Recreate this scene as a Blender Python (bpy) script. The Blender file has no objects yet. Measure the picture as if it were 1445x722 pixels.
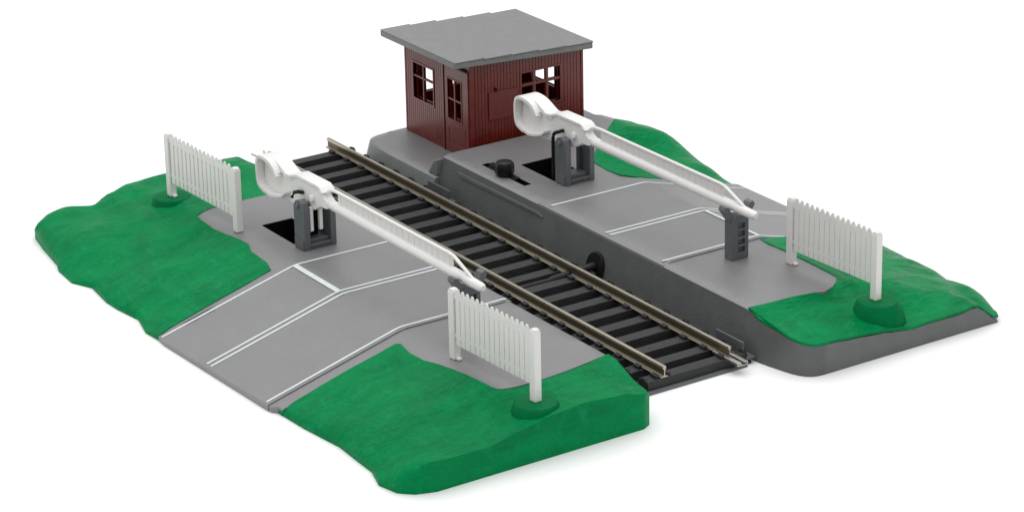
import bpy, math, random
from mathutils import Vector, Matrix, noise
from mathutils.geometry import delaunay_2d_cdt

# 1 unit = 1 cm of the model.  x runs along the track (towards the viewer), y across it, z up.
random.seed(7)
scene = bpy.context.scene
col = scene.collection

# ------------------------------------------------------------------ materials
def new_mat(name):
    m = bpy.data.materials.new(name); m.use_nodes = True
    nt = m.node_tree
    return m, nt, nt.nodes, nt.links, nt.nodes['Principled BSDF']

def plastic(name, c, rough=0.45, var=0.06, scale=3.0, bump=0.06, bscale=25.0, spec=0.5, metal=0.0, stretch=(1, 1, 1), sss=0.0, distort=0.0, rvar=0.08):
    m, nt, N, L, b = new_mat(name)
    tc = N.new('ShaderNodeTexCoord'); mp = N.new('ShaderNodeMapping'); mp.inputs['Scale'].default_value = stretch
    L.new(tc.outputs['Object'], mp.inputs['Vector'])
    n1 = N.new('ShaderNodeTexNoise'); n1.inputs['Scale'].default_value = scale; n1.inputs['Detail'].default_value = 6; n1.inputs['Distortion'].default_value = distort
    L.new(mp.outputs[0], n1.inputs['Vector'])
    rp = N.new('ShaderNodeValToRGB')
    rp.color_ramp.elements[0].position = 0.3; rp.color_ramp.elements[1].position = 0.7
    rp.color_ramp.elements[0].color = tuple(x * (1 - var) for x in c) + (1,)
    rp.color_ramp.elements[1].color = tuple(min(1, x * (1 + var)) for x in c) + (1,)
    L.new(n1.outputs['Fac'], rp.inputs['Fac']); L.new(rp.outputs['Color'], b.inputs['Base Color'])
    mr = N.new('ShaderNodeMapRange'); mr.inputs['To Min'].default_value = rough - rvar; mr.inputs['To Max'].default_value = rough + rvar
    L.new(n1.outputs['Fac'], mr.inputs['Value']); L.new(mr.outputs[0], b.inputs['Roughness'])
    n2 = N.new('ShaderNodeTexNoise'); n2.inputs['Scale'].default_value = bscale; n2.inputs['Detail'].default_value = 5; n2.inputs['Distortion'].default_value = distort
    L.new(mp.outputs[0], n2.inputs['Vector'])
    bp = N.new('ShaderNodeBump'); bp.inputs['Strength'].default_value = bump; bp.inputs['Distance'].default_value = 0.05
    L.new(n2.outputs['Fac'], bp.inputs['Height']); L.new(bp.outputs[0], b.inputs['Normal'])
    b.inputs['Specular IOR Level'].default_value = spec
    b.inputs['Metallic'].default_value = metal
    if sss:
        b.inputs['Subsurface Weight'].default_value = sss
        b.inputs['Subsurface Radius'].default_value = (0.06, 0.055, 0.05)
    return m

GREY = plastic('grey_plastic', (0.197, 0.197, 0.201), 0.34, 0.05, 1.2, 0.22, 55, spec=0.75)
GREY_SHADED = plastic('grey_plastic_shaded', (0.097, 0.102, 0.102), 0.50, 0.09, 2.5, 0.22, 22)  # same grey plastic, colour darkened to stand for shade on the side faces
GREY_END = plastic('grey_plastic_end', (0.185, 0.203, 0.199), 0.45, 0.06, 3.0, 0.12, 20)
ROOF = plastic('roof_grey', (0.212, 0.213, 0.217), 0.6, 0.06, 5.0, 0.22, 40)
DARK = plastic('dark_grey_plastic', (0.105, 0.113, 0.122), 0.40, 0.06, 4.0, 0.08, 30)
GREEN = plastic('green_grass_plastic', (0.0, 0.205, 0.062), 0.34, 0.16, 0.9, 0.75, 4.0, spec=0.5, stretch=(1.0, 0.5, 1.0), distort=1.8, rvar=0.16)
def swirl(m, pale, amount):
    """paler wispy streaks mixed into the green base colour"""
    nt = m.node_tree; N = nt.nodes; L = nt.links; b = N['Principled BSDF']
    src = b.inputs['Base Color'].links[0].from_socket
    tc = N.new('ShaderNodeTexCoord'); mp = N.new('ShaderNodeMapping'); mp.inputs['Scale'].default_value = (0.45, 1.5, 1.0); mp.inputs['Rotation'].default_value = (0, 0, 0.5)
    L.new(tc.outputs['Object'], mp.inputs['Vector'])
    n = N.new('ShaderNodeTexNoise'); n.inputs['Scale'].default_value = 1.3; n.inputs['Detail'].default_value = 9; n.inputs['Roughness'].default_value = .68; n.inputs['Distortion'].default_value = 2.6
    L.new(mp.outputs[0], n.inputs['Vector'])
    r = N.new('ShaderNodeValToRGB'); r.color_ramp.elements[0].position = .52; r.color_ramp.elements[1].position = .78
    r.color_ramp.elements[0].color = (0, 0, 0, 1); r.color_ramp.elements[1].color = (amount,) * 3 + (1,)
    L.new(n.outputs['Fac'], r.inputs['Fac'])
    mx = N.new('ShaderNodeMix'); mx.data_type = 'RGBA'; L.new(r.outputs['Color'], mx.inputs[0]); L.new(src, mx.inputs[6]); mx.inputs[7].default_value = pale + (1,)
    L.new(mx.outputs[2], b.inputs['Base Color'])
swirl(GREEN, (0.006, 0.275, 0.105), 0.85)
GREEN_D = plastic('green_mound_plastic', (0.0, 0.150, 0.046), 0.45, 0.08, 3.0, 0.15, 14)
for g_ in (GREEN, GREEN_D):
    g_.node_tree.nodes['Principled BSDF'].inputs['IOR'].default_value = 1.13
    for n_ in g_.node_tree.nodes:
        if n_.type == 'BUMP': n_.inputs['Distance'].default_value = 0.10
GREY_SHADED_FRONT = plastic('grey_plastic_shaded_front', (0.114, 0.121, 0.120), 0.50, 0.09, 2.5, 0.22, 22)  # shaded grey again, painted a little lighter as the end face gets more light
WHITE = plastic('white_plastic', (0.81, 0.80, 0.785), 0.34, 0.015, 3.0, 0.03, 20, sss=0.15)
IVORY = plastic('fence_white_plastic', (0.77, 0.755, 0.735), 0.42, 0.02, 3.0, 0.04, 20, sss=0.15)
RED = plastic('red_brown_plastic', (0.150, 0.0165, 0.0108), 0.29, 0.18, 5.0, 0.12, 25, spec=0.52)
RED_D = plastic('red_brown_trim', (0.145, 0.0170, 0.0112), 0.29, 0.12, 5.0, 0.10, 25, spec=0.52)
BLACK = plastic('black_plastic', (0.007, 0.007, 0.0078), 0.42, 0.1, 4.0, 0.08, 25, spec=0.3)
SLEEPER = plastic('sleeper_plastic', (0.017, 0.018, 0.019), 0.55, 0.3, 5.0, 0.35, 18, stretch=(3, 0.6, 1))
VOID = plastic('recess_black', (0.004, 0.004, 0.004), 0.8, 0.1, 4.0, 0.0, 25, spec=0.1)
PAINT = plastic('line_white_paint', (0.66, 0.70, 0.71), 0.5, 0.05, 8.0, 0.05, 25)
RAIL = plastic('nickel_rail', (0.46, 0.42, 0.34), 0.33, 0.08, 2.0, 0.03, 20, metal=0.85, stretch=(0.2, 3, 3))
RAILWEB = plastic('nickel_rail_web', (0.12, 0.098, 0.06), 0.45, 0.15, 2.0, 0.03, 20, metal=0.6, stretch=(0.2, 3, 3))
STEEL = plastic('steel_joiner', (0.50, 0.48, 0.45), 0.3, 0.05, 3.0, 0.03, 20, metal=0.9)
TABLE = plastic('white_tabletop', (0.95, 0.95, 0.95), 0.9, 0.002, 1.0, 0.0, 10, spec=0.05, rvar=0.01)

# ------------------------------------------------------------------ mesh helper
class MB:
    def __init__(s): s.v = []; s.f = []; s.m = []
    def add(s, vs, fs, mi=0):
        o = len(s.v); s.v += [tuple(p) for p in vs]
        for f in fs: s.f.append(tuple(o + i for i in f)); s.m.append(mi)
        return s
    def box(s, x0, x1, y0, y1, z0, z1, mi=0):
        v = [(x, y, z) for z in (z0, z1) for y in (y0, y1) for x in (x0, x1)]
        return s.add(v, [(0, 2, 3, 1), (4, 5, 7, 6), (0, 1, 5, 4), (1, 3, 7, 5), (3, 2, 6, 7), (2, 0, 4, 6)], mi)
    def cyl(s, p0, p1, r0, r1=None, n=20, mi=0, caps=True):
        p0 = Vector(p0); p1 = Vector(p1); r1 = r0 if r1 is None else r1
        d = (p1 - p0).normalized(); a = d.orthogonal().normalized(); b = d.cross(a)
        vs = []
        for p, r in ((p0, r0), (p1, r1)):
            for i in range(n):
                t = 2 * math.pi * i / n; vs.append(p + a * (r * math.cos(t)) + b * (r * math.sin(t)))
        fs = [(i, (i + 1) % n, n + (i + 1) % n, n + i) for i in range(n)]
        if caps: fs += [tuple(reversed(range(n))), tuple(range(n, 2 * n))]
        return s.add(vs, fs, mi)
    def tube(s, pts, rads, n=14, mi=0):
        vs = []; fs = []; pts = [Vector(p) for p in pts]
        for k, (p, r) in enumerate(zip(pts, rads)):
            d = (pts[min(k + 1, len(pts) - 1)] - pts[max(k - 1, 0)]).normalized()
            up = Vector((0, 0, 1)) if abs(d.z) < 0.9 else Vector((0, 1, 0))
            a = d.cross(up).normalized(); b = a.cross(d)
            for i in range(n):
                t = 2 * math.pi * i / n; vs.append(p + a * (r * math.cos(t)) + b * (r * math.sin(t)))
        for k in range(len(pts) - 1):
            for i in range(n):
                fs.append((k * n + i, k * n + (i + 1) % n, (k + 1) * n + (i + 1) % n, (k + 1) * n + i))
        fs += [tuple(reversed(range(n))), tuple(range((len(pts) - 1) * n, len(pts) * n))]
        return s.add(vs, fs, mi)
    def prism(s, poly, to3d, t0, t1, holes=(), mi=0):
        """extrude a 2D polygon (with holes) between depths t0 and t1; to3d(a, b, t) gives the point"""
        loops = [list(poly)] + [list(h) for h in holes]
        pts = [Vector(p) for l in loops for p in l]; ed = []; o = 0
        for l in loops:
            ed += [(o + i, o + (i + 1) % len(l)) for i in range(len(l))]; o += len(l)
        v2, _, f2, _, _, _ = delaunay_2d_cdt(pts, ed, [], 0, 1e-6)
        fs = []
        for f in f2:
            c = sum((v2[i] for i in f), Vector((0, 0))) / len(f)
            if inside(c, loops[0]) and not any(inside(c, h) for h in loops[1:]): fs.append(tuple(f))
        n = len(v2)
        s.add([to3d(p.x, p.y, t0) for p in v2] + [to3d(p.x, p.y, t1) for p in v2],
              [tuple(reversed(f)) for f in fs] + [tuple(n + i for i in f) for f in fs], mi)
        for l in loops:
            k = len(l)
            s.add([to3d(p[0], p[1], t0) for p in l] + [to3d(p[0], p[1], t1) for p in l],
                  [(i, (i + 1) % k, k + (i + 1) % k, k + i) for i in range(k)], mi)
        return s
    def build(s, name, mats, parent=None, bevel=0.0, seg=2, smooth=35, weld=True, shift=None):
        me = bpy.data.meshes.new(name)
        vs = s.v if shift is None else [(x - shift[0], y - shift[1], z - shift[2]) for x, y, z in s.v]
        me.from_pydata(vs, [], s.f)
        for m in (mats if isinstance(mats, (list, tuple)) else [mats]): me.materials.append(m)
        me.polygons.foreach_set('material_index', s.m)
        import bmesh
        bm = bmesh.new(); bm.from_mesh(me)
        if weld: bmesh.ops.remove_doubles(bm, verts=bm.verts, dist=1e-5)
        bmesh.ops.recalc_face_normals(bm, faces=bm.faces)
        bm.to_mesh(me); bm.free()
        me.polygons.foreach_set('use_smooth', [True] * len(me.polygons))
        me.set_sharp_from_angle(angle=math.radians(smooth))
        o = bpy.data.objects.new(name, me); col.objects.link(o); o.parent = parent
        if bevel:
            b = o.modifiers.new('bevel', 'BEVEL'); b.width = bevel; b.segments = seg; b.limit_method = 'ANGLE'; b.angle_limit = math.radians(40); b.harden_normals = True
        return o

def inside(p, poly):
    x, y = p[0], p[1]; c = False; j = len(poly) - 1
    for i in range(len(poly)):
        xi, yi = poly[i][0], poly[i][1]; xj, yj = poly[j][0], poly[j][1]
        if (yi > y) != (yj > y) and x < (xj - xi) * (y - yi) / (yj - yi) + xi: c = not c
        j = i
    return c

def dist(p, line):
    best = 1e9; p = Vector((p[0], p[1]))
    for a, b in zip(line[:-1], line[1:]):
        a = Vector(a); b = Vector(b); d = b - a; L2 = d.length_squared
        t = 0 if L2 == 0 else max(0, min(1, (p - a).dot(d) / L2))
        best = min(best, (a + d * t - p).length)
    return best

def sm(a, b, x):
    t = max(0.0, min(1.0, (x - a) / (b - a))); return t * t * (3 - 2 * t)

def interp(x, xs, ys):
    if x <= xs[0]: return ys[0]
    for i in range(len(xs) - 1):
        if x <= xs[i + 1]:
            t = (x - xs[i]) / (xs[i + 1] - xs[i]); t = t * t * (3 - 2 * t)
            return ys[i] + (ys[i + 1] - ys[i]) * t
    return ys[-1]

def dens(poly, step, closed=True):
    out = []; n = len(poly)
    for i in range(n if closed else n - 1):
        a = poly[i]; b = poly[(i + 1) % n]; L = math.hypot(b[0] - a[0], b[1] - a[1]); k = max(1, int(L / step))
        out += [(a[0] + (b[0] - a[0]) * t / k, a[1] + (b[1] - a[1]) * t / k) for t in range(k)]
    if not closed: out.append(tuple(poly[-1]))
    return out

def chaikin(poly, n=1, closed=False):
    for _ in range(n):
        out = [] if closed else [poly[0]]; m = len(poly)
        for i in range(m if closed else m - 1):
            a = poly[i]; b = poly[(i + 1) % m]
            out += [(a[0] * .75 + b[0] * .25, a[1] * .75 + b[1] * .25), (a[0] * .25 + b[0] * .75, a[1] * .25 + b[1] * .75)]
        if not closed: out.append(poly[-1])
        poly = out
    return poly

def sheet(mb, poly, zf, step, skirt, holes=(), extra=(), mi=0, side_mi=None, dx=None):
    """top surface over a polygon plus a wall down its rim; skirt(x, y, z) gives the (x, y, z) of the wall foot, side_mi its material"""
    P = dens(poly, step); loops = [P] + [list(h) for h in holes]
    pts = [Vector(p) for l in loops for p in l]; ed = []; o = 0
    for l in loops:
        ed += [(o + i, o + (i + 1) % len(l)) for i in range(len(l))]; o += len(l)
    x0 = min(p[0] for p in P); x1 = max(p[0] for p in P); y0 = min(p[1] for p in P); y1 = max(p[1] for p in P)
    rim = P + [P[0]]
    k = 0; y = y0 + step / 2
    while y < y1:
        x = x0 + step * (0.5 if k % 2 else 0.25)
        while x < x1:
            q = (x, y)
            if inside(q, P) and not any(inside(q, h) for h in holes) and dist(q, rim) > step * .3: pts.append(Vector(q))
            x += step
        y += step; k += 1
    for q in extra:
        if inside(q, P) and not any(inside(q, h) for h in holes): pts.append(Vector(q))
    v2, _, f2, _, _, _ = delaunay_2d_cdt(pts, ed, [], 0, 1e-5)
    fs = []
    for f in f2:
        c = sum((v2[i] for i in f), Vector((0, 0))) / len(f)
        if inside(c, P) and not any(inside(c, h) for h in holes): fs.append(tuple(f))
    mb.add([(p.x, p.y, zf(p.x, p.y)) for p in v2], fs, mi)
    n = len(P); top = [(p[0], p[1], zf(*p)) for p in P]; foot = [skirt(*p) for p in top]
    for i in range(n):
        j = (i + 1) % n
        m = mi if side_mi is None else side_mi((P[i][0] + P[j][0]) / 2, (P[i][1] + P[j][1]) / 2)
        mb.add([top[i], top[j], foot[j], foot[i]], [(0, 1, 2, 3)], m)

def tag(o, label=None, cat=None, group=None, kind=None):
    if label: o['label'] = label
    if cat: o['category'] = cat
    if group: o['group'] = group
    if kind: o['kind'] = kind
    return o

def empty(name, loc=(0, 0, 0), rz=0.0):
    o = bpy.data.objects.new(name, None); col.objects.link(o); o.location = loc; o.rotation_euler = (0, 0, rz); o.empty_display_size = .2
    return o

def ramp_strip(pts, w, zf, up):
    """painted line laid along pts on the surface zf"""
    mb = MB(); P = dens(pts, .12, closed=False); vs = []
    for i, p in enumerate(P):
        a = P[max(0, i - 1)]; b = P[min(len(P) - 1, i + 1)]; d = Vector((b[0] - a[0], b[1] - a[1])).normalized(); nrm = Vector((-d.y, d.x)) * (w / 2)
        for sgn in (-1, 1):
            x = p[0] + nrm.x * sgn; y = p[1] + nrm.y * sgn; vs.append((x, y, zf(x, y) + up))
    mb.add(vs, [(2 * i, 2 * i + 1, 2 * i + 3, 2 * i + 2) for i in range(len(P) - 1)])
    return mb

# ------------------------------------------------------------------ ground
mb = MB(); mb.add([(-400, -400, 0), (400, -400, 0), (400, 400, 0), (-400, 400, 0)], [(0, 1, 2, 3)])
tag(mb.build('tabletop', TABLE), kind='structure')

# ------------------------------------------------------------------ terrain of the two base halves
def crease(a, c, k):                    # flat top, then a ramp past the crease, with a soft bend
    t = a - c; s = 0.12
    return 1.0 - k * (0 if t < -s else (t if t > s else (t + s) ** 2 / (4 * s)))

def bumps(x, y, amp=.05):
    p = Vector((x * .75, y * .75, 3.1)); q = Vector((x * 2.3, y * 1.5, 7.7))
    w = noise.noise(Vector((x * .6, y * .6, 9.2)))
    ridge = 1 - 2.2 * abs(noise.noise(Vector((x * .9 + w, y * .55 + .8 * w, 5.5))))
    fine = 1 - 2.2 * abs(noise.noise(Vector((x * 2.6 + 2 * w, y * 1.2 - w, 2.5))))
    return amp * .8 * noise.noise(p) + amp * .45 * ridge + amp * .22 * fine + amp * .25 * noise.noise(q) - amp * .3

def ter_left(x, y):
    a = -y; r = crease(a, 4.85, .267)
    if x > -3.7:
        p = interp(a, [2.1, 2.4, 3.0, 3.84, 4.5, 5.0, 5.43, 6.15, 6.84, 7.6, 8.2], [.62, .76, .90, .96, .90, .82, .74, .60, .60, .64, .5])
        r2 = r - (.035 * sm(-.42, -.12, x) + .10 * sm(-.1, .7, x)) * sm(5.4, 4.9, a)
        r2 -= .16 * sm(3.2, 2.3, a) * sm(-.2, .9, x)
        z = r2 + (p - r2) * sm(.35, 1.35, x)
        z += .20 * math.exp(-((x + .9) / 1.3) ** 2 - ((a - 6.9) / .8) ** 2)
        return z
    if x < -8.5:
        p = interp(a, [1.6, 2.1, 4.0, 5.0, 5.6, 6.2, 6.9, 7.6, 8.2], [.80, .85, .84, .78, .66, .50, .56, .5, .3])
        z = r + (p - r) * sm(-13.2, -15.8, x) - .05 * sm(-12.4, -13.2, x)
        z += .22 * math.exp(-((x + 13.6) / 1.2) ** 2 - ((a - 7.3) / .8) ** 2) + .14 * math.exp(-((x + 10.6) / 1.1) ** 2 - ((a - 7.2) / .8) ** 2)
        return z
    return r

def ter_right(x, y):
    a = y; r = crease(a, 4.5, .272)
    if x > -3.7:
        p = interp(a, [1.67, 2.1, 2.5, 3.0, 3.8, 4.23, 4.68, 5.12, 5.55, 6.0, 6.4, 7.1, 7.7], [.77, .73, .72, .67, .61, .54, .48, .51, .50, .50, .56, .16, .02])
        r2 = r - .15 * sm(-.5, -.15, x) * sm(5.2, 4.6, a) + .10 * sm(4.6, 5.6, a)
        return r2 + (p - r2) * sm(-.15, 1.4, x)
    if x < -8.4:
        t = sm(-8.6, -9.8, x)
        h = crease(a, 6.3, .5)
        z = r + (h - r) * sm(-10.2, -11.2, x)
        z += t * .20 * math.exp(-((x + 11.2) / 1.5) ** 2 - ((a - 7.0) / .8) ** 2) + .10 * t * sm(5, 6.5, a)
        return max(z, .12)
    return r

OUT_L = [(-16.3, -2.1), (1.05, -2.1), (1.28, -2.18), (1.4, -2.4), (1.4, -7.35), (1.26, -7.76), (1.0, -8.02), (.5, -8.13), (-.1, -7.93), (-.69, -7.9), (-1.47, -7.85), (-2.66, -7.98),
         (-3.63, -8.02), (-3.75, -8.12), (-8.2, -8.25), (-8.5, -8.23), (-9.07, -8.27), (-9.82, -8.06), (-10.66, -8.16), (-11.17, -8.17), (-12.14, -8.04), (-12.7, -8.28), (-13.55, -8.2),
         (-13.9, -8.07), (-15.05, -7.88), (-15.8, -7.72), (-16.15, -7.35), (-16.3, -6.8), (-16.1, -6.1), (-16.35, -5.2), (-16.4, -3.5)]
EDGE_L = OUT_L[3:] + [OUT_L[0]]          # the rim that is rounded off
OUT_R = [(-12.65, 1.75), (.80, 1.75), (.98, 1.765), (1.13, 1.81), (1.25, 1.88), (1.34, 1.99), (1.385, 2.12), (1.4, 2.28), (1.4, 7.1), (1.0, 7.36), (.28, 7.65), (-.2, 7.74), (-.6, 7.52), (-1.4, 7.75), (-2.1, 7.72), (-2.8, 7.83), (-3.4, 7.85),
         (-3.7, 7.62), (-8.55, 7.62), (-9.1, 7.66), (-9.94, 7.8), (-11.3, 8.05), (-12.2, 7.95), (-12.65, 7.7)]

def grow(poly, d):
    n = len(poly); A = sum(poly[i][0] * poly[(i + 1) % n][1] - poly[(i + 1) % n][0] * poly[i][1] for i in range(n)); s = 1 if A > 0 else -1; out = []
    for i in range(n):
        a = Vector(poly[i - 1]); b = Vector(poly[i]); c = Vector(poly[(i + 1) % n])
        e = ((b - a).normalized() + (c - b).normalized())
        if e.length < 1e-6: e = c - b
        e.normalize(); out.append((b.x + e.y * s * d, b.y - e.x * s * d))
    return out

# ------------------------------------------------------------------ left base half
base_l = empty('crossing_ramp', (-7.5, -5, 0)); SL = (-7.5, -5, 0)
tag(base_l, 'grey road ramp on the near side of the track, its green banks reaching the table', 'ramp', 'moulded ramp halves either side of the track')
G_FL = [(-16.3, -2.1), (-12.75, -2.1), (-12.75, -3.1), (-12.76, -3.8), (-12.72, -4.6), (-12.58, -5.06), (-12.2, -5.1), (-11.71, -5.11), (-10.61, -5.02), (-10.2, -5.0), (-9.85, -5.14), (-9.6, -5.14), (-9.1, -5.16), (-8.72, -5.27),
        (-8.68, -6.0), (-8.66, -6.8), (-8.6, -7.9), (-8.5, -8.23)] + OUT_L[16:]
G_NL = [(1.05, -2.1), (1.28, -2.18), (1.4, -2.4)] + OUT_L[4:13] + [(-3.45, -8.02), (-3.5, -7.0), (-3.52, -6.0), (-3.5, -5.25), (-3.4, -5.18), (-2.9, -5.27), (-2.45, -5.24), (-2.1, -5.16), (-1.61, -5.05), (-1.15, -5.0), (-.66, -4.98), (-.3, -4.95),
        (-.08, -4.84), (.0, -4.54), (.0, -3.9), (-.06, -3.3), (-.18, -2.6), (-.26, -2.2), (-.26, -2.1)]

def rim_round(x, y, line, r=.38, lo=.42):
    d = dist((x, y), line)
    if d >= r: return 1.0
    t = 1 - d / r
    return lo + (1 - lo) * math.sqrt(max(0, 1 - t * t))

ROAD_L = [(-8.60, -2.105), (-3.85, -2.105), (-3.85, -8.14), (-8.2, -8.27), (-8.48, -8.245)]
pitL = [(-11.05, -4.2), (-9.55, -4.2), (-9.55, -3.4), (-11.05, -3.4)]
SLAB_L = [(-12.75, -2.1)] + G_NL[-1:] + G_NL[-2:11:-1] + [(-3.63, -8.02), (-3.75, -8.12), (-8.2, -8.25), (-8.5, -8.23)] + G_FL[16:1:-1]
def slab_z_left(x, y):
    return crease(-y, 4.85, .267) - .05 * max(0, 1 + (y + 2.1) / .07) ** 2
mb = MB()
sheet(mb, SLAB_L, slab_z_left, .22, lambda x, y, z: (x, y, 0), holes=[pitL], extra=[(x * .2 - 16, -2.18) for x in range(80)])
mb.build('slab', GREY, base_l, shift=SL)
def recess(name, poly, z, depth, parent, shift):
    mb = MB(); n = len(poly)
    mb.add([(x, y, z) for x, y in poly] + [(x, y, z - depth) for x, y in poly], [(i, (i + 1) % n, n + (i + 1) % n, n + i) for i in range(n)] + [tuple(range(n, 2 * n))])
    return mb.build(name, VOID, parent, shift=shift)
recess('pit', grow(pitL, .004), .992, .8, base_l, SL)
def road_z_left(x, y):
    return crease(-y, 4.85, .267) + .028 - .05 * max(0, 1 + (y + 2.1) / .07) ** 2
mb = MB(); sheet(mb, ROAD_L, road_z_left, .24, lambda x, y, z: (x, y, max(0.0, z - .07) if y > -7.9 else 0.0)); mb.build('road_surface', GREY, base_l, shift=SL)
for x0, x1, y0 in ((-8.40, -8.02, -2.16), (-6.50, -6.03, -2.16), (-6.32, -5.87, -2.16), (-4.0, -3.78, -2.16)):
    xe = {-8.40: -7.98, -6.50: -6.06, -6.32: -5.88, -4.0: -3.9}[x0]
    xm = {-8.40: -8.38, -6.50: -6.47, -6.32: -6.30, -4.0: -3.97}[x0]
    xo = {-8.40: -7.94, -6.50: -6.03, -6.32: -5.85, -4.0: -3.9}[x0]
    mb = ramp_strip([(xm, -2.17), (xm, -4.85), (xm, -8.10 - (.12 if xm < -8 else .04 if xm < -5 else 0))], .062, road_z_left, .006); mb.build('road_line', PAINT, base_l, shift=SL)
mb = ramp_strip([(-8.35, -4.86), (-6.5, -4.86)], .125, road_z_left, .010); mb.build('stop_line', PAINT, base_l, shift=SL)

def grass(poly, ter, edge, parent, shift, name='grass_bank', amp=.05, foot=True, lift=.022, side=None, mats=GREEN):
    inner = [poly_pt for poly_pt in dens(edge, .16, closed=False)]
    extra = []
    for k in (.05, .12, .22):
        for i in range(len(inner) - 1):
            a = Vector(inner[i]); b = Vector(inner[i + 1]); d = (b - a).normalized(); m = (a + b) / 2
            for s in (-1, 1): extra.append((m.x + d.y * k * s, m.y - d.x * k * s))
    bnd = dens(poly, .2) + [poly[0]]
    def zf(x, y):
        e = dist((x, y), edge); f = rim_round(x, y, edge)
        nb = sm(0, .5, dist((x, y), bnd))
        return max(.02, ter(x, y) * f + lift + bumps(x, y, amp) * (.25 + .75 * nb) * (f if e < .4 else 1))
    mb = MB(); sheet(mb, poly, zf, .12, foot, extra=extra, side_mi=side)
    return mb.build(name, mats, parent, shift=shift, smooth=50)

def on_edge(x, y, edge, eps=.02): return dist((x, y), edge) < eps
grass(grow(G_FL, -.004), ter_left, EDGE_L[13:], base_l, SL, amp=.13, foot=lambda x, y, z: (x, y, 0.0 if (on_edge(x, y, EDGE_L, .03) or abs(y + 2.1) < .03) else z - .3))
FRONT_NL = EDGE_L[1:]
def ter_nl(x, y): return ter_left(x, y)
E_NL = EDGE_L[2:11]
grass(grow(G_NL, -.004), ter_nl, E_NL, base_l, SL, amp=.10, foot=lambda x, y, z: (x, y, 0.0 if (on_edge(x, y, EDGE_L, .03) or on_edge(x, y, OUT_L[1:5], .03) or abs(y + 2.1) < .03) else z - .3))

def mound(x, y, zt, zb, rt, rb, parent, shift):
    mb = MB(); n = 40; rings = [(rb + .03, zb - .12), (rb, zb), (rt + .04, zt - .05), (rt, zt), (rt - .06, zt + .012), (.02, zt + .016)]
    vs = [(x + r * math.cos(2 * math.pi * i / n) * (1 + .03 * math.sin(3 * i)), y + r * math.sin(2 * math.pi * i / n), z) for r, z in rings for i in range(n)]
    fs = [(k * n + i, k * n + (i + 1) % n, (k + 1) * n + (i + 1) % n, (k + 1) * n + i) for k in range(len(rings) - 1) for i in range(n)] + [tuple(range((len(rings) - 1) * n, len(rings) * n))]
    mb.add(vs, fs); return mb.build('fence_socket', GREEN_D, parent, shift=shift)
mound(.82, -4.63, .985, .76, .42, .52, base_l, SL)
mound(-14.08, -4.92, .985, .72, .42, .50, base_l, SL)

# ------------------------------------------------------------------ right base half
base_r = empty('crossing_ramp', (-7.5, 5, 0)); SR = (-7.5, 5, 0)
tag(base_r, 'grey road ramp on the far side of the track carrying the hut and black knob', 'ramp', 'moulded ramp halves either side of the track')
G_NR = [(-.55, 1.75), (.80, 1.75), (.98, 1.765), (1.13, 1.81), (1.25, 1.88), (1.34, 1.99), (1.385, 2.12), (1.4, 2.28), (1.4, 7.1), (1.0, 7.36), (.28, 7.65), (-.2, 7.74), (-.6, 7.52), (-1.4, 7.75), (-2.1, 7.72), (-2.8, 7.83), (-3.4, 7.85), (-3.6, 7.6), (-3.6, 6.0), (-3.6, 4.75), (-3.55, 4.42), (-3.2, 4.38), (-2.7, 4.42), (-1.6, 4.4),
        (-.8, 4.36), (-.6, 4.2), (-.42, 3.95), (-.3, 3.62), (-.4, 3.4), (-.44, 2.9), (-.47, 2.3)]
G_FR = [(-9.95, 4.36), (-9.4, 4.3), (-8.85, 4.33), (-8.6, 4.55), (-8.58, 5.5), (-8.58, 6.6), (-8.56, 7.61), (-9.1, 7.66), (-9.94, 7.8), (-11.3, 8.05), (-12.2, 7.95), (-12.3, 7.2), (-12.1, 6.55), (-11.8, 6.2), (-11.2, 5.4), (-10.6, 4.8)]
E_R = OUT_R[8:20]
ROAD_R = [(-8.52, 1.75), (-3.62, 1.75), (-3.62, 7.6), (-8.52, 7.6)]
SLAB_R = [(-12.65, 1.75)] + [G_NR[0]] + G_NR[:18:-1] + [(-3.6, 4.75), (-3.6, 6.0), (-3.6, 7.6), (-8.56, 7.61)] + G_FR[5::-1] + [G_FR[15 - k] for k in range(0, 6)] + [(-12.65, 7.7)]
def slab_z_right(x, y):
    r = ter_right(x, y) if x < -8.55 else crease(y, 4.5, .272)
    return r - .05 * max(0, 1 - (y - 1.75) / .07) ** 2
def bank_base_z(x, y): return ter_right(x, y) * rim_round(x, y, E_R) - .05
pitR = [(-10.92, 2.87), (-9.45, 2.87), (-9.45, 3.78), (-10.92, 3.78)]
slot = [(-11.5, 2.12), (-9.64, 2.12), (-9.64, 2.32), (-11.5, 2.32)]
def side_r(x, y): return 2 if x > 1.395 else (1 if (y < 1.85 or x > .2) else 0)
mb = MB()
def foot_r(x, y, z): return (x, y - (.24 * sm(1.35, -.2, x) if y < 2.3 else 0), 0)
sheet(mb, SLAB_R, slab_z_right, .2, foot_r, holes=[pitR, slot], extra=[(x * .15 - 12.6, 1.83) for x in range(80)], side_mi=side_r)
mb.build('slab', [GREY, GREY_SHADED, GREY_END], base_r, shift=SR)
mb = MB(); sheet(mb, grow(G_NR, -.003), bank_base_z, .2, foot_r, side_mi=side_r)
mb.build('bank_base', [GREY_SHADED, GREY_SHADED, GREY_SHADED_FRONT], base_r, shift=SR, smooth=50)
recess('pit', grow(pitR, .004), .992, .8, base_r, SR)
recess('slot', grow(slot, .004), .992, .5, base_r, SR)
def road_z_right(x, y):
    return crease(y, 4.5, .272) + .028 - .05 * max(0, 1 - (y - 1.75) / .07) ** 2
mb = MB(); sheet(mb, ROAD_R, road_z_right, .24, lambda x, y, z: (x, y - (.012 if y < 1.8 else 0), z - .09)); mb.build('road_surface', GREY, base_r, shift=SR)
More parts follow.
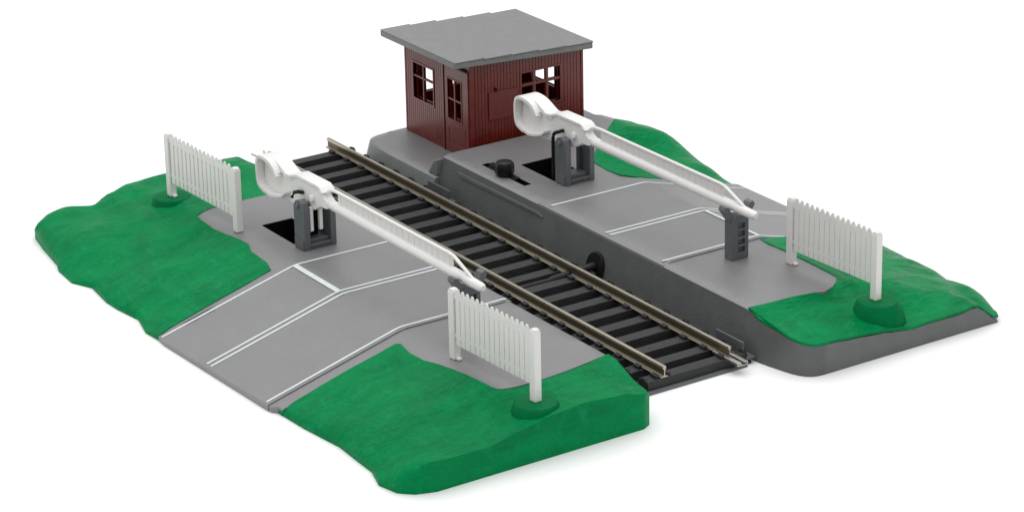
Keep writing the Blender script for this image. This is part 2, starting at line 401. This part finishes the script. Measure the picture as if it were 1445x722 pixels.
for xm in (-8.1, -5.92, -5.75, -3.75):
    mb = ramp_strip([(xm, 1.83), (xm, 4.5), (xm, 7.5)], .062, road_z_right, .006); mb.build('road_line', PAINT, base_r, shift=SR)
mb = ramp_strip([(-5.75, 4.52), (-3.75, 4.52)], .10, road_z_right, .010); mb.build('stop_line', PAINT, base_r, shift=SR)
grass(grow(G_NR, .004), ter_right, OUT_R[9:18], base_r, SR, amp=.08, foot=lambda x, y, z: (x, y, 0.0 if on_edge(x, y, OUT_R[9:18], .03) else z - .055))
grass(grow(G_FR, -.004), ter_right, OUT_R[18:23], base_r, SR, amp=.09, foot=lambda x, y, z: (x, y, 0.0 if on_edge(x, y, OUT_R[18:23], .03) else z - .3))
mound(.72, 4.25, .985, .66, .42, .58, base_r, SR)
# lower hut platform, with a rounded corner, a lip towards the track and a gusset against the step
LOW = chaikin([(-12.64, 1.5), (-15.6, 1.5), (-16.2, 1.75), (-16.3, 2.6)], 2) + [(-16.3, 7.0), (-15.9, 7.3), (-12.64, 7.3)]
mb = MB()
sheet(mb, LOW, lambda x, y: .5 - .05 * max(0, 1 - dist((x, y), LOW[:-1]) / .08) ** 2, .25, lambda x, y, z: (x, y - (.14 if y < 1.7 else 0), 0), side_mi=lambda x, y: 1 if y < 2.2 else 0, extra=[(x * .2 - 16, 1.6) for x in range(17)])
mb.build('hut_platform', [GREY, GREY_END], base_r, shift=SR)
mb = MB(); mb.prism([(-12.66, .5), (-13.05, .5), (-12.95, .62), (-12.78, .86), (-12.66, .9)], lambda a, b, t: (a, t, b), 1.56, 1.86)
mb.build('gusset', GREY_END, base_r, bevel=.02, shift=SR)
# recessed ledge along the upper track-side face
mb = MB(); mb.prism([(-11.9, .80), (-8.4, .80), (-8.2, .74), (-11.7, .70)], lambda a, b, t: (a, t + (b - .75) * .24, b), 1.655, 1.70); mb.build('ledge', GREY_SHADED, base_r, bevel=.012, shift=SR)
# tabs that hold the track
def tab(x0, x1):
    mb = MB(); mb.box(x0, x1, 1.27, 1.31, .15, .46); mb.box(x0, x1 + .15, 1.27, 1.5, .10, .15)
    return mb.build('track_tab', DARK, base_r, bevel=.008, shift=SR)
tab(-12.62, -11.66); tab(-1.06, -.12)
# tunnel mouth for the drive rod
mb = MB(); pts = [(-6.24, .02)] + [(-5.93 + .31 * math.cos(t), .30 + .30 * math.sin(t)) for t in [math.pi - math.pi * i / 16 for i in range(17)]] + [(-5.62, .02)]
mb.prism(pts, lambda a, b, t: (a, t + b * .24, b), 1.44, 1.525); mb.build('rod_opening', BLACK, base_r, bevel=.02, shift=SR)
# sliding knob
knob = MB(); knob.cyl((-10.5, 2.2, .7), (-10.5, 2.2, 1.1), .085, n=16); knob.box(-11.25, -10.1, 2.13, 2.31, .99, 1.03); knob.box(-11.2, -10.6, 2.15, 2.27, 1.03, 1.12)
knob.build('knob_stem', BLACK, base_r, bevel=.01, shift=SR)
mb = MB(); n = 8; kx, ky = -10.52, 2.14
rings = [(.15, 1.0), (.21, 1.03), (.24, 1.09), (.24, 1.28), (.21, 1.35), (.09, 1.37)]
vs = [(kx + r * math.cos(2 * math.pi * (i + .3) / n), ky + r * math.sin(2 * math.pi * (i + .3) / n), z) for r, z in rings for i in range(n)]
fs = [(k * n + i, k * n + (i + 1) % n, (k + 1) * n + (i + 1) % n, (k + 1) * n + i) for k in range(len(rings) - 1) for i in range(n)] + [tuple(range(n - 1, -1, -1)), tuple(range((len(rings) - 1) * n, len(rings) * n))]
mb.add(vs, fs); mb.build('control_knob', BLACK, base_r, bevel=.015, smooth=25, shift=SR)

# ------------------------------------------------------------------ track
track = empty('railway_track', (-8.3, 0, 0)); ST = (-8.3, 0, 0)
tag(track, 'straight model railway track with black sleepers and two metal rails between the grey ramps', 'track')
mb = MB(); mb.box(-16.0, .02, -1.75, 1.40, .006, .085); mb.build('track_bed', BLACK, track, bevel=.015, shift=ST)
mb = MB(); mb.box(.025, .13, -1.75, 1.22, .006, .06); mb.build('end_strip', DARK, track, bevel=.01, shift=ST)
first = None
for k in range(24):
    x = -16.25 + .704 * k
    if k == 23: x -= .10
    if first is None:
        mb = MB(); w = .185
        mb.prism([(-w, .06), (-w + .03, .245), (w - .03, .245), (w, .06)], lambda a, b, t: (a, t, b), -1.30, 1.27)
        for y in (-.86, .86):
            for s in (-1, 1):
                mb.box(-.10, .10, y + s * .15 - .045, y + s * .15 + .045, .24, .315)
        for y in (-1.27, 1.30):
            mb.cyl((0, y - .04, .17), (0, y + .05, .17), .13, .10, n=14)
        first = mb.build('sleeper', SLEEPER, track, bevel=.014); o = first
    else:
        o = first.copy(); col.objects.link(o); o.parent = track
    o.location = (x + 8.3, 0, random.uniform(-.004, .004))
def rail(y, x0, x1):
    h = [(-.040, .5), (.040, .5), (.042, .445), (.016, .42), (.014, .29), (.088, .27), (.088, .25), (-.088, .25), (-.088, .27), (-.014, .29), (-.016, .42), (-.042, .445)]
    n = len(h); mb = MB()
    mb.add([(x0, y + a, b) for a, b in h] + [(x1, y + a, b) for a, b in h], [tuple(range(n)), tuple(range(2 * n - 1, n - 1, -1))])
    for i in range(n):
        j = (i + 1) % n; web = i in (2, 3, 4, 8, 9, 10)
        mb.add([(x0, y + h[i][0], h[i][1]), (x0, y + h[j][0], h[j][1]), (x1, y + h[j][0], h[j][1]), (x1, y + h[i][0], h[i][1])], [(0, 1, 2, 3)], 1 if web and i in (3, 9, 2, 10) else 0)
    return mb.build('rail', [RAIL, RAILWEB], track, bevel=.006, shift=ST)
rl = rail(-.86, -16.69, 0.0); rr = rail(.86, -16.69, -.03)
def joiner(y, x0, x1, parent):
    mb = MB(); mb.box(x0, x1, y - .125, y + .125, .225, .245)
    for s in (-1, 1): mb.box(x0, x1, y + s * .125 - .014, y + s * .125 + .014, .235, .30); mb.box(x0, x1, y + s * .08 - .045, y + s * .08 + .045, .285, .305)
    o = mb.build('rail_joiner', STEEL, parent, bevel=.006, shift=ST); return o
joiner(-.86, -17.1, -16.35, rl); joiner(.86, -.45, .42, rr)
mb = MB()
for ya, yb in ((-.97, -1.04), (-.75, -.70)):
    mb = MB(); mb.tube([(-17.05, ya, .27), (-17.25, yb, .31)], [.035, .03], n=8); mb.build('joiner_prong', STEEL, rl, shift=ST)
for x in (-13.58,):
    mb = MB(); mb.box(x - .2, x + .14, -.925, -.905, .30, .47); mb.box(x - .2, x + .14, -.955, -.895, .285, .31)
    mb.build('rail_clip', GREY, rl, bevel=.008, shift=ST)
mb = MB(); mb.tube([(-5.93, -.75, .21), (-5.93, .30, .21), (-5.93, .36, .22), (-5.93, 1.5, .28)], [.075, .075, .095, .11], n=20); mb.build('drive_rod', BLACK, track, shift=ST)

# ------------------------------------------------------------------ hut
hut = empty('signal_hut', (-14.5, 4.47, .5)); SH = (-14.5, 4.47, .5)
tag(hut, 'red brown plank sided hut with flat grey roof, open windows and a door', 'hut')
X0, X1, Y0, Y1, ZB = -16.0, -13.0, 2.8, 6.15, .5
TH = .12
def roof_under(y): return 3.00 - .057 * (y - 2.3)
def rect(a0, a1, b0, b1): return [(a0, b0), (a1, b0), (a1, b1), (a0, b1)]
def planks(mb, a0, a1, ztop, holes, to3d, t0, t1, pitch=.092):
    n = int((a1 - a0) / pitch); p = (a1 - a0) / n
    for i in range(n):
        l = a0 + p * i + .008; r = a0 + p * (i + 1) - .008
        blocks = sorted((h[2], h[3]) for h in holes if r > h[0] and l < h[1])
        z = ZB + .02; segs = []
        for b0, b1 in blocks:
            if b0 > z: segs.append((z, b0))
            z = max(z, b1)
        segs.append((z, ztop((l + r) / 2)))
        for s0, s1 in segs:
            if s1 - s0 > .02: mb.prism(rect(l, r, s0, s1), to3d, t0, t1)
# side wall towards the track (y = Y0)
def side3(a, b, t): return (a, Y0 + t, b)
wS = (-15.6, -14.68, 1.5, 2.42); dW = (-13.97, -13.37, 1.40, 2.42); dD = (-14.12, -13.10, .52, 2.74)
mb = MB(); mb.prism([(X0, ZB), (X1, ZB), (X1, roof_under(Y0) - .012), (X0, roof_under(Y0) - .012)], side3, 0, TH, holes=[rect(*wS), rect(*dW)])
planks(mb, X0 + .06, dD[0] - .1, lambda a: roof_under(Y0) - .02, [(wS[0] - .05, wS[1] + .05, wS[2] - .05, wS[3] + .05)], side3, -.014, .02)
w_s = mb.build('wall', RED, hut, shift=SH)
# end wall towards the viewer (x = X1)
def end3(a, b, t): return (X1 - t, a, b)
wE = (4.3, 5.45, 1.58, 2.48); hatch = (3.31, 4.14, 1.47, 2.17)
mb = MB(); mb.prism([(Y0 + TH, ZB), (Y1 - TH, ZB), (Y1 - TH, roof_under(Y1 - TH) - .012), (Y0 + TH, roof_under(Y0 + TH) - .012)], end3, 0, TH, holes=[rect(*wE)])
planks(mb, Y0 + .13, Y1 - .1, lambda a: roof_under(a) - .02, [(wE[0] - .05, wE[1] + .05, wE[2] - .05, wE[3] + .05)], end3, -.014, .02)
w_e = mb.build('wall', RED, hut, shift=SH)
# back walls
def far3(a, b, t): return (a, Y1 - t, b)
wF = (-15.15, -14.1, 1.5, 2.4)
mb = MB(); mb.prism([(X0, ZB), (X1, ZB), (X1, roof_under(Y1) - .012), (X0, roof_under(Y1) - .012)], far3, 0, TH, holes=[rect(*wF)]); w_f = mb.build('wall', RED, hut, shift=SH)
def back3(a, b, t): return (X0 + t, a, b)
wB = (3.24, 4.3, 1.45, 2.35)
mb = MB(); mb.prism([(Y0 + TH, ZB), (Y1 - TH, ZB), (Y1 - TH, roof_under(Y1 - TH) - .012), (Y0 + TH, roof_under(Y0 + TH) - .012)], back3, 0, TH, holes=[rect(*wB)]); w_b = mb.build('wall', RED, hut, shift=SH)
def window(w, to3d, cols, rowz, parent, bar=.045, out=-.03, depth=.07, sill=True, frame=.05):
    mb = MB(); a0, a1, b0, b1 = w
    mb.prism(rect(a0 - frame, a1 + frame, b0 - frame, b1 + frame), to3d, out, depth, holes=[rect(a0, a1, b0, b1)])
    for i in range(1, cols):
        a = a0 + (a1 - a0) * i / cols; mb.prism(rect(a - bar / 2, a + bar / 2, b0, b1), to3d, out + .012, depth - .01)
    for z in rowz: mb.prism(rect(a0, a1, z - bar / 2, z + bar / 2), to3d, out + .016, depth - .014)
    return mb.build('window', RED_D, parent, bevel=.006, shift=SH)
window(wS, side3, 2, [2.08], hut); window(wE, end3, 3, [2.165], hut, bar=.075); window(wF, far3, 2, [], hut, bar=.05); window(wB, back3, 2, [], hut, bar=.05)
# door with its own light and a sunk lower panel
door = MB(); door.prism(rect(*dD), side3, -.03, -.001, holes=[rect(*dW)])
door.prism(rect(dD[0] + .10, dD[1] - .10, .68, 1.24), side3, -.038, -.02, holes=[rect(dD[0] + .17, dD[1] - .17, .75, 1.17)])
d = door.build('door', RED_D, hut, bevel=.006, shift=SH)
window(dW, side3, 2, [1.91], d, bar=.05, out=-.045, depth=.02, frame=.035)
mb = MB()
for a in (dD[0] - .06, dD[1] + .04): mb.prism(rect(a - .028, a + .028, ZB + .01, 2.78), side3, -.05, .01)
mb.build('door_frame', RED_D, d, bevel=.006, shift=SH)
mb = MB(); mb.box(-14.4, -13.05, Y0 - .085, Y0 - .052, 2.775, 2.80); mb.box(-14.4, -13.05, Y0 - .06, Y0 + .01, 2.80, 2.815)
mb.build('door_rail', BLACK, d, shift=SH)
for a0, a1, b0, b1, zt in ((X1 - .055, X1 + .012, Y0 - .022, Y0 + .10, Y0), (X0 - .012, X0 + .05, Y0 - .022, Y0 + .10, Y0), (X1 - .1, X1 + .022, Y1 - .06, Y1 + .012, Y1)):
    mb = MB(); mb.box(a0, a1, b0, b1, ZB + .01, roof_under(zt) - .03); mb.build('corner_post', RED_D, hut, bevel=.008, shift=SH)
mb = MB(); mb.prism(rect(*hatch), end3, -.05, -.005)
h = mb.build('wall_hatch', RED_D, hut, bevel=.008, shift=SH)
mb = MB(); mb.box(X1 + .03, X1 + .075, 3.50, 3.55, 2.20, 2.27); mb.build('hatch_catch', BLACK, h, shift=SH)
mb = MB(); mb.box(X1 - .01, X1 + .035, 3.38, 3.42, ZB + .1, 1.44); mb.build('downpipe', RED_D, hut, shift=SH)
mb = MB(); mb.box(X0 + .02, X1 - .02, Y0 + .02, Y1 - .02, ZB - .004 + .01, ZB + .03); mb.build('hut_floor', RED_D, hut, shift=SH)
# roof: slab falling away from the track with overlapping felt strips
rf = MB(); RX0, RX1, RY0, RY1 = -16.32, -12.86, 2.28, 6.38
rf.prism([(RY0, roof_under(RY0)), (RY1, roof_under(RY1)), (RY1, roof_under(RY1) + .16), (RY0, roof_under(RY0) + .16)], lambda a, b, t: (t, a, b), RX0, RX1)
roof = rf.build('roof', ROOF, hut, bevel=.03, seg=3, shift=SH)
cuts = [RY0 + .002, 3.12, 3.9, 4.72, 5.55, RY1 - .035]
for i in range(5):
    a0, a1 = cuts[i], cuts[i + 1]; mb = MB(); zz = lambda y: roof_under(y) + .16
    nseg = 12; xs = [RX0 - .012 + (RX1 - RX0 + .024) * k / nseg for k in range(nseg + 1)]
    lift0, lift1 = (.042, .012)
    mb.prism([(a0, zz(a0) - .10), (a1, zz(a1) - .10), (a1, zz(a1) + lift1), (a0, zz(a0) + lift0)] if False else [(a0, zz(a0) + .004), (a1 + .03, zz(a1) - .004 + .0), (a1 + .03, zz(a1) + lift0), (a0, zz(a0) + lift1)], lambda a, b, t: (t, a, b), RX0 - .02 - .012 * (i % 2), RX1 + .016 + .014 * (i % 2))
    mb.build('roof_strip', ROOF, roof, bevel=.012, shift=SH)

# ------------------------------------------------------------------ barriers
def barrier(yc, label, prongs):
    S = (-9.22, yc, 1.0); B = empty('crossing_barrier', S)
    tag(B, label, 'barrier', 'white lowered crossing barriers on grey posts')
    y0, y1 = yc - .41, yc + .42; post = MB()
    side = lambda a, b, t: (a, t, b)
    up = [(-9.45, 1.0), (-9.0, 1.0), (-9.0, 1.98), (-9.06, 2.12), (-9.2, 2.18), (-9.36, 2.12), (-9.45, 2.0)]
    post.prism(up, side, y0, y0 + .16)
    up2 = [(-9.45, 1.0), (-9.0, 1.0), (-9.0, 1.80), (-9.06, 1.9), (-9.2, 1.95), (-9.36, 1.9), (-9.45, 1.80)]
    post.prism(up2, side, y1 - .14, y1)
    post.box(-9.42, -9.03, y0 + .16, y1 - .14, 1.0, 1.07); post.box(-9.44, -9.10, y0 + .16, y1 - .14, 1.07, 1.22)
    post.box(-9.43, -9.37, y1 - .24, y1 - .14, 1.22, 1.8)
    post.prism([(-9.03, 1.07), (-9.0, 1.07), (-9.0, 1.14), (-9.03, 1.14)], side, y0 + .16, y1 - .14)
    P = post.build('post', DARK, B, bevel=.018, shift=S)
    mb = MB(); mb.prism([(-9.42, 1.02), (-9.03, 1.02), (-9.03, 1.24), (-9.42, 1.24)], side, y0 - .022, y0); mb.build('post_foot', DARK, P, bevel=.01, shift=S)
    mb = MB(); mb.cyl((-9.24, y0 - .05, 2.02), (-9.24, y1 + .01, 2.02), .06, n=16); mb.build('pivot_pin', DARK, B, bevel=.01, shift=S)
    # arm: web plate with a broad top flange, a hollow counterweight cup at the tail
    arm = MB()
    web = [(-10.95, 1.72), (-10.2, 1.79), (-9.5, 1.84), (-9.0, 1.93), (-8.72, 2.09), (-8.5, 2.10), (-8.4, 2.13), (-8.4, 2.29), (-8.55, 2.36), (-8.66, 2.50), (-9.8, 2.50), (-10.05, 2.42), (-10.35, 2.40), (-10.75, 2.52), (-11.2, 2.5), (-11.25, 2.0)]
    arm.prism(web, side, yc - .13, yc + .10)
    flange = [(-10.2, 2.36), (-9.75, 2.505), (-8.74, 2.52), (-8.62, 2.42), (-8.54, 2.46), (-8.66, 2.56), (-8.76, 2.6), (-9.74, 2.585), (-10.0, 2.485), (-10.25, 2.465)]
    arm.prism(flange, side, yc - .17, yc + .19)
    arm.cyl((-9.02, yc - .21, 2.22), (-9.02, yc - .12, 2.22), .085, n=16)
    A = arm.build('arm', WHITE, B, bevel=.025, seg=3, shift=S)
    cw = MB()
    o0 = [(-10.95, 1.79), (-11.27, 1.86), (-11.35, 2.05), (-11.35, 2.54), (-11.17, 2.68), (-10.74, 2.67)]
    i0 = [(-10.76, 2.56), (-11.12, 2.60), (-11.27, 2.5), (-11.27, 2.1), (-11.2, 1.95), (-10.92, 1.87)]
    cw.prism(chaikin(o0 + [(-10.52, 2.56), (-10.36, 2.36)], 2) + chaikin([(-10.44, 2.30), (-10.58, 2.46)] + i0, 2), side, yc - .31, yc - .15)
    cw.prism(chaikin(o0 + [(-10.46, 2.57), (-10.2, 2.45), (-9.95, 2.43)], 2) + chaikin([(-9.95, 2.34), (-10.22, 2.34), (-10.5, 2.44)] + i0, 2), side, yc - .152, yc + .22)
    bottom = chaikin([(-10.95, 1.80), (-10.7, 1.765), (-10.2, 1.90), (-10.05, 2.02)], 1) + chaikin([(-10.05, 2.08), (-10.2, 1.97), (-10.7, 1.84), (-10.92, 1.88)], 1)
    cw.prism(bottom, side, yc - .31, yc - .02)
    W = cw.build('counterweight', WHITE, A, bevel=.014, shift=S)
    # boom: round lower bar, thin upper rail, pale panel between, slanting nose
    zc = 2.205
    bm_ = MB(); xs = [-8.55, -8.3, -7.8, -6, -4, -3.3, -2.7, -2.35, -2.27]; rs = [.10, .118, .118, .115, .112, .112, .108, .10, .06]
    bm_.tube([(x, yc, zc) for x in xs], rs, n=18)
    Bo = bm_.build('boom', WHITE, A, shift=S, smooth=50)
    mb = MB(); r = .032
    pts = [(-8.62, yc, 2.40), (-8.52, yc, 2.50), (-8.38, yc, 2.56), (-8.15, yc, 2.575), (-6, yc, 2.58), (-3.55, yc, 2.585), (-3.38, yc, 2.565), (-2.7, yc, 2.30), (-2.58, yc, 2.24)]
    mb.tube(pts, [.045] * 3 + [.04] * 3 + [.04, .036, .036], n=10); mb.build('boom_rail', WHITE, Bo, shift=S)
    mb = MB(); mb.box(-8.12, -3.42, yc - .012, yc + .012, 2.28, 2.57)
    x = -8.12
    for k in range(20):
        x = -8.0 + k * .235; mb.box(x - .010, x + .010, yc - .02, yc + .02, 2.28, 2.57)
    mb.build('boom_panel', IVORY, Bo, shift=S)
    rod = MB(); rod.tube([(-9.68, yc - .3, .6), (-9.68, yc - .3, 2.02), (-9.66, yc - .3, 2.09), (-9.6, yc - .29, 2.16), (-9.5, yc - .25, 2.2), (-9.47, yc - .14, 2.22)], [.045] * 6, n=10)
    if not prongs: rod.build('crank_rod', BLACK, B, shift=S)
    else:
        rod = MB(); rod.tube([(-9.62, yc - .34, 2.1), (-9.58, yc - .30, 2.22), (-9.5, yc - .24, 2.25), (-9.44, yc - .14, 2.22)], [.045] * 4, n=10); rod.build('crank_hook', BLACK, B, shift=S)
        mb = MB()
        for y in (yc - .22, yc + .02): mb.box(-9.12, -9.04, y, y + .085, 1.42, 2.0)
        mb.build('lug', WHITE, A, bevel=.01, shift=S)
        mb = MB(); mb.box(-9.36, -9.3, yc - .24, yc + .12, 1.22, 1.98); mb.build('post_back', VOID, P, shift=S)
    return B
barrier(3.28, 'white barrier arm in front of the red brown hut, lowered onto a grey forked post', False)
barrier(-3.82, 'white barrier arm nearest the viewer, lowered over the near road with stop line', True)

def rest(x, yc, label):
    S = (x, yc, 1.0); R = empty('barrier_rest', S); tag(R, label, 'rest post', 'forked grey posts that catch the barrier tips')
    x0, x1, y0, y1 = x - .15, x + .13, yc - .23, yc + .23
    mb = MB(); face = lambda a, b, t: (t, a, b)
    hol = [rect(yc - .06, yc + .13, 1.16 + .185 * k, 1.29 + .185 * k) for k in range(4)]
    mb.prism([(y0, 1.0), (y1, 1.0), (y1, 1.95), (yc + .12, 2.03), (yc - .12, 2.03), (y0, 1.95)], face, x0, x1 - .07)
    mb.prism([(y0, 1.0), (y1, 1.0), (y1, 1.95), (yc + .12, 2.03), (yc - .12, 2.03), (y0, 1.95)], face, x1 - .07, x1, holes=hol)
    P = mb.build('post', DARK, R, bevel=.014, shift=S)
    for s in (-1, 1):
        mb = MB(); mb.prism([(yc + s * .10, 1.93), (yc + s * .23, 1.90), (yc + s * .43, 2.20), (yc + s * .38, 2.29), (yc + s * .29, 2.26)], face, x0 + .02, x1 - .04)
        mb.build('prong', DARK, P, bevel=.014, shift=S)
rest(-3.0, 3.32, 'dark grey slotted rest post holding the tip of the hut side barrier')
rest(-3.0, -3.74, 'dark grey rest post mostly hidden behind the nearest white fence')

# ------------------------------------------------------------------ fences
def fence(p0, p1, label):
    p0 = Vector(p0); p1 = Vector(p1); d = p1 - p0; L = d.length; rz = math.atan2(d.y, d.x)
    F = empty('picket_fence', (p0.x, p0.y, 1.0), rz); tag(F, label, 'fence', 'white picket fences on green sockets')
    zo = -1.0
    for x in (0.0, L):
        mb = MB(); s = .095
        mb.box(x - s, x + s, -.085, .085, .0, 1.50)
        mb.prism([(x - s, 1.50), (x + s, 1.50), (x + s * .7, 1.545), (x - s * .7, 1.545)], lambda a, b, t: (a, t, b), -.07, .07)
        if x == 0.0: mb.box(x + s, x + s + .10, -.05, .05, .0, .06)
        mb.build('fence_post', IVORY, F, bevel=.02, seg=3)
    mb = MB(); a0, a1 = .12, L - .12; n = 15; p = (a1 - a0) / n
    mb.box(.05, L - .05, -.012, .03, .42, 1.46)
    mb.box(.05, L - .05, -.05, .035, .50, .58); mb.box(.05, L - .05, -.05, .035, 1.34, 1.42)
    panel = mb.build('picket_panel', IVORY, F, bevel=.008)
    mb = MB()
    for k in range(n):
        c = a0 + p * (k + .5); w = .077
        mb.prism([(c - w, .34), (c + w, .34), (c + w, 1.47), (c + w * .3, 1.585), (c - w * .3, 1.585), (c - w, 1.47)], lambda a, b, t: (a, t, b), -.055, -.013)
    mb.build('pickets', IVORY, panel, bevel=.016, seg=2)
fence((-14.06, -4.92), (-11.03, -4.81), 'white picket fence at far left with its left end on a green mound')
fence((-1.95, -4.76), (.80, -4.62), 'white picket fence nearest the viewer, beside the near track end')
fence((-2.02, 4.08), (.68, 4.22), 'white picket fence at far right beyond the track, above the grey end face')

# ------------------------------------------------------------------ camera
cam = bpy.data.cameras.new('camera'); co = bpy.data.objects.new('camera', cam); col.objects.link(co); scene.camera = co
Rm = Matrix(((0.55421598, 0.83217213, -0.01828088), (0.29352968, -0.21594418, -0.93124027), (-0.77889985, 0.51074226, -0.36394693)))
M = Matrix((Rm[0], -Rm[1], -Rm[2])).transposed()
co.matrix_world = Matrix.Translation((47.16586734, -35.52109994, 25.85870187)) @ M.to_4x4()
cam.sensor_width = 36; cam.lens = 4331.74 / 1445 * 36; cam.clip_start = 1; cam.clip_end = 2000

# ------------------------------------------------------------------ light
w = bpy.data.worlds.new('World'); scene.world = w; w.use_nodes = True
bg = w.node_tree.nodes['Background']; bg.inputs['Color'].default_value = (1, 1, 1, 1); bg.inputs['Strength'].default_value = 0.5
def area(loc, target, size, power, name='studio_lamp'):
    l = bpy.data.lights.new(name, 'AREA'); l.shape = 'SQUARE'; l.size = size; l.energy = power
    o = bpy.data.objects.new(name, l); col.objects.link(o); o.location = loc
    o.rotation_euler = (Vector(target) - Vector(loc)).to_track_quat('-Z', 'Y').to_euler(); return o
area((-20, 4, 70), (-12, 2, 0), 140, 86000)
scene.view_settings.view_transform = 'Standard'; scene.view_settings.look = 'None'; scene.view_settings.exposure = 0; scene.view_settings.gamma = 1
scene.render.engine = 'CYCLES'; scene.cycles.use_denoising = True; scene.cycles.max_bounces = 8
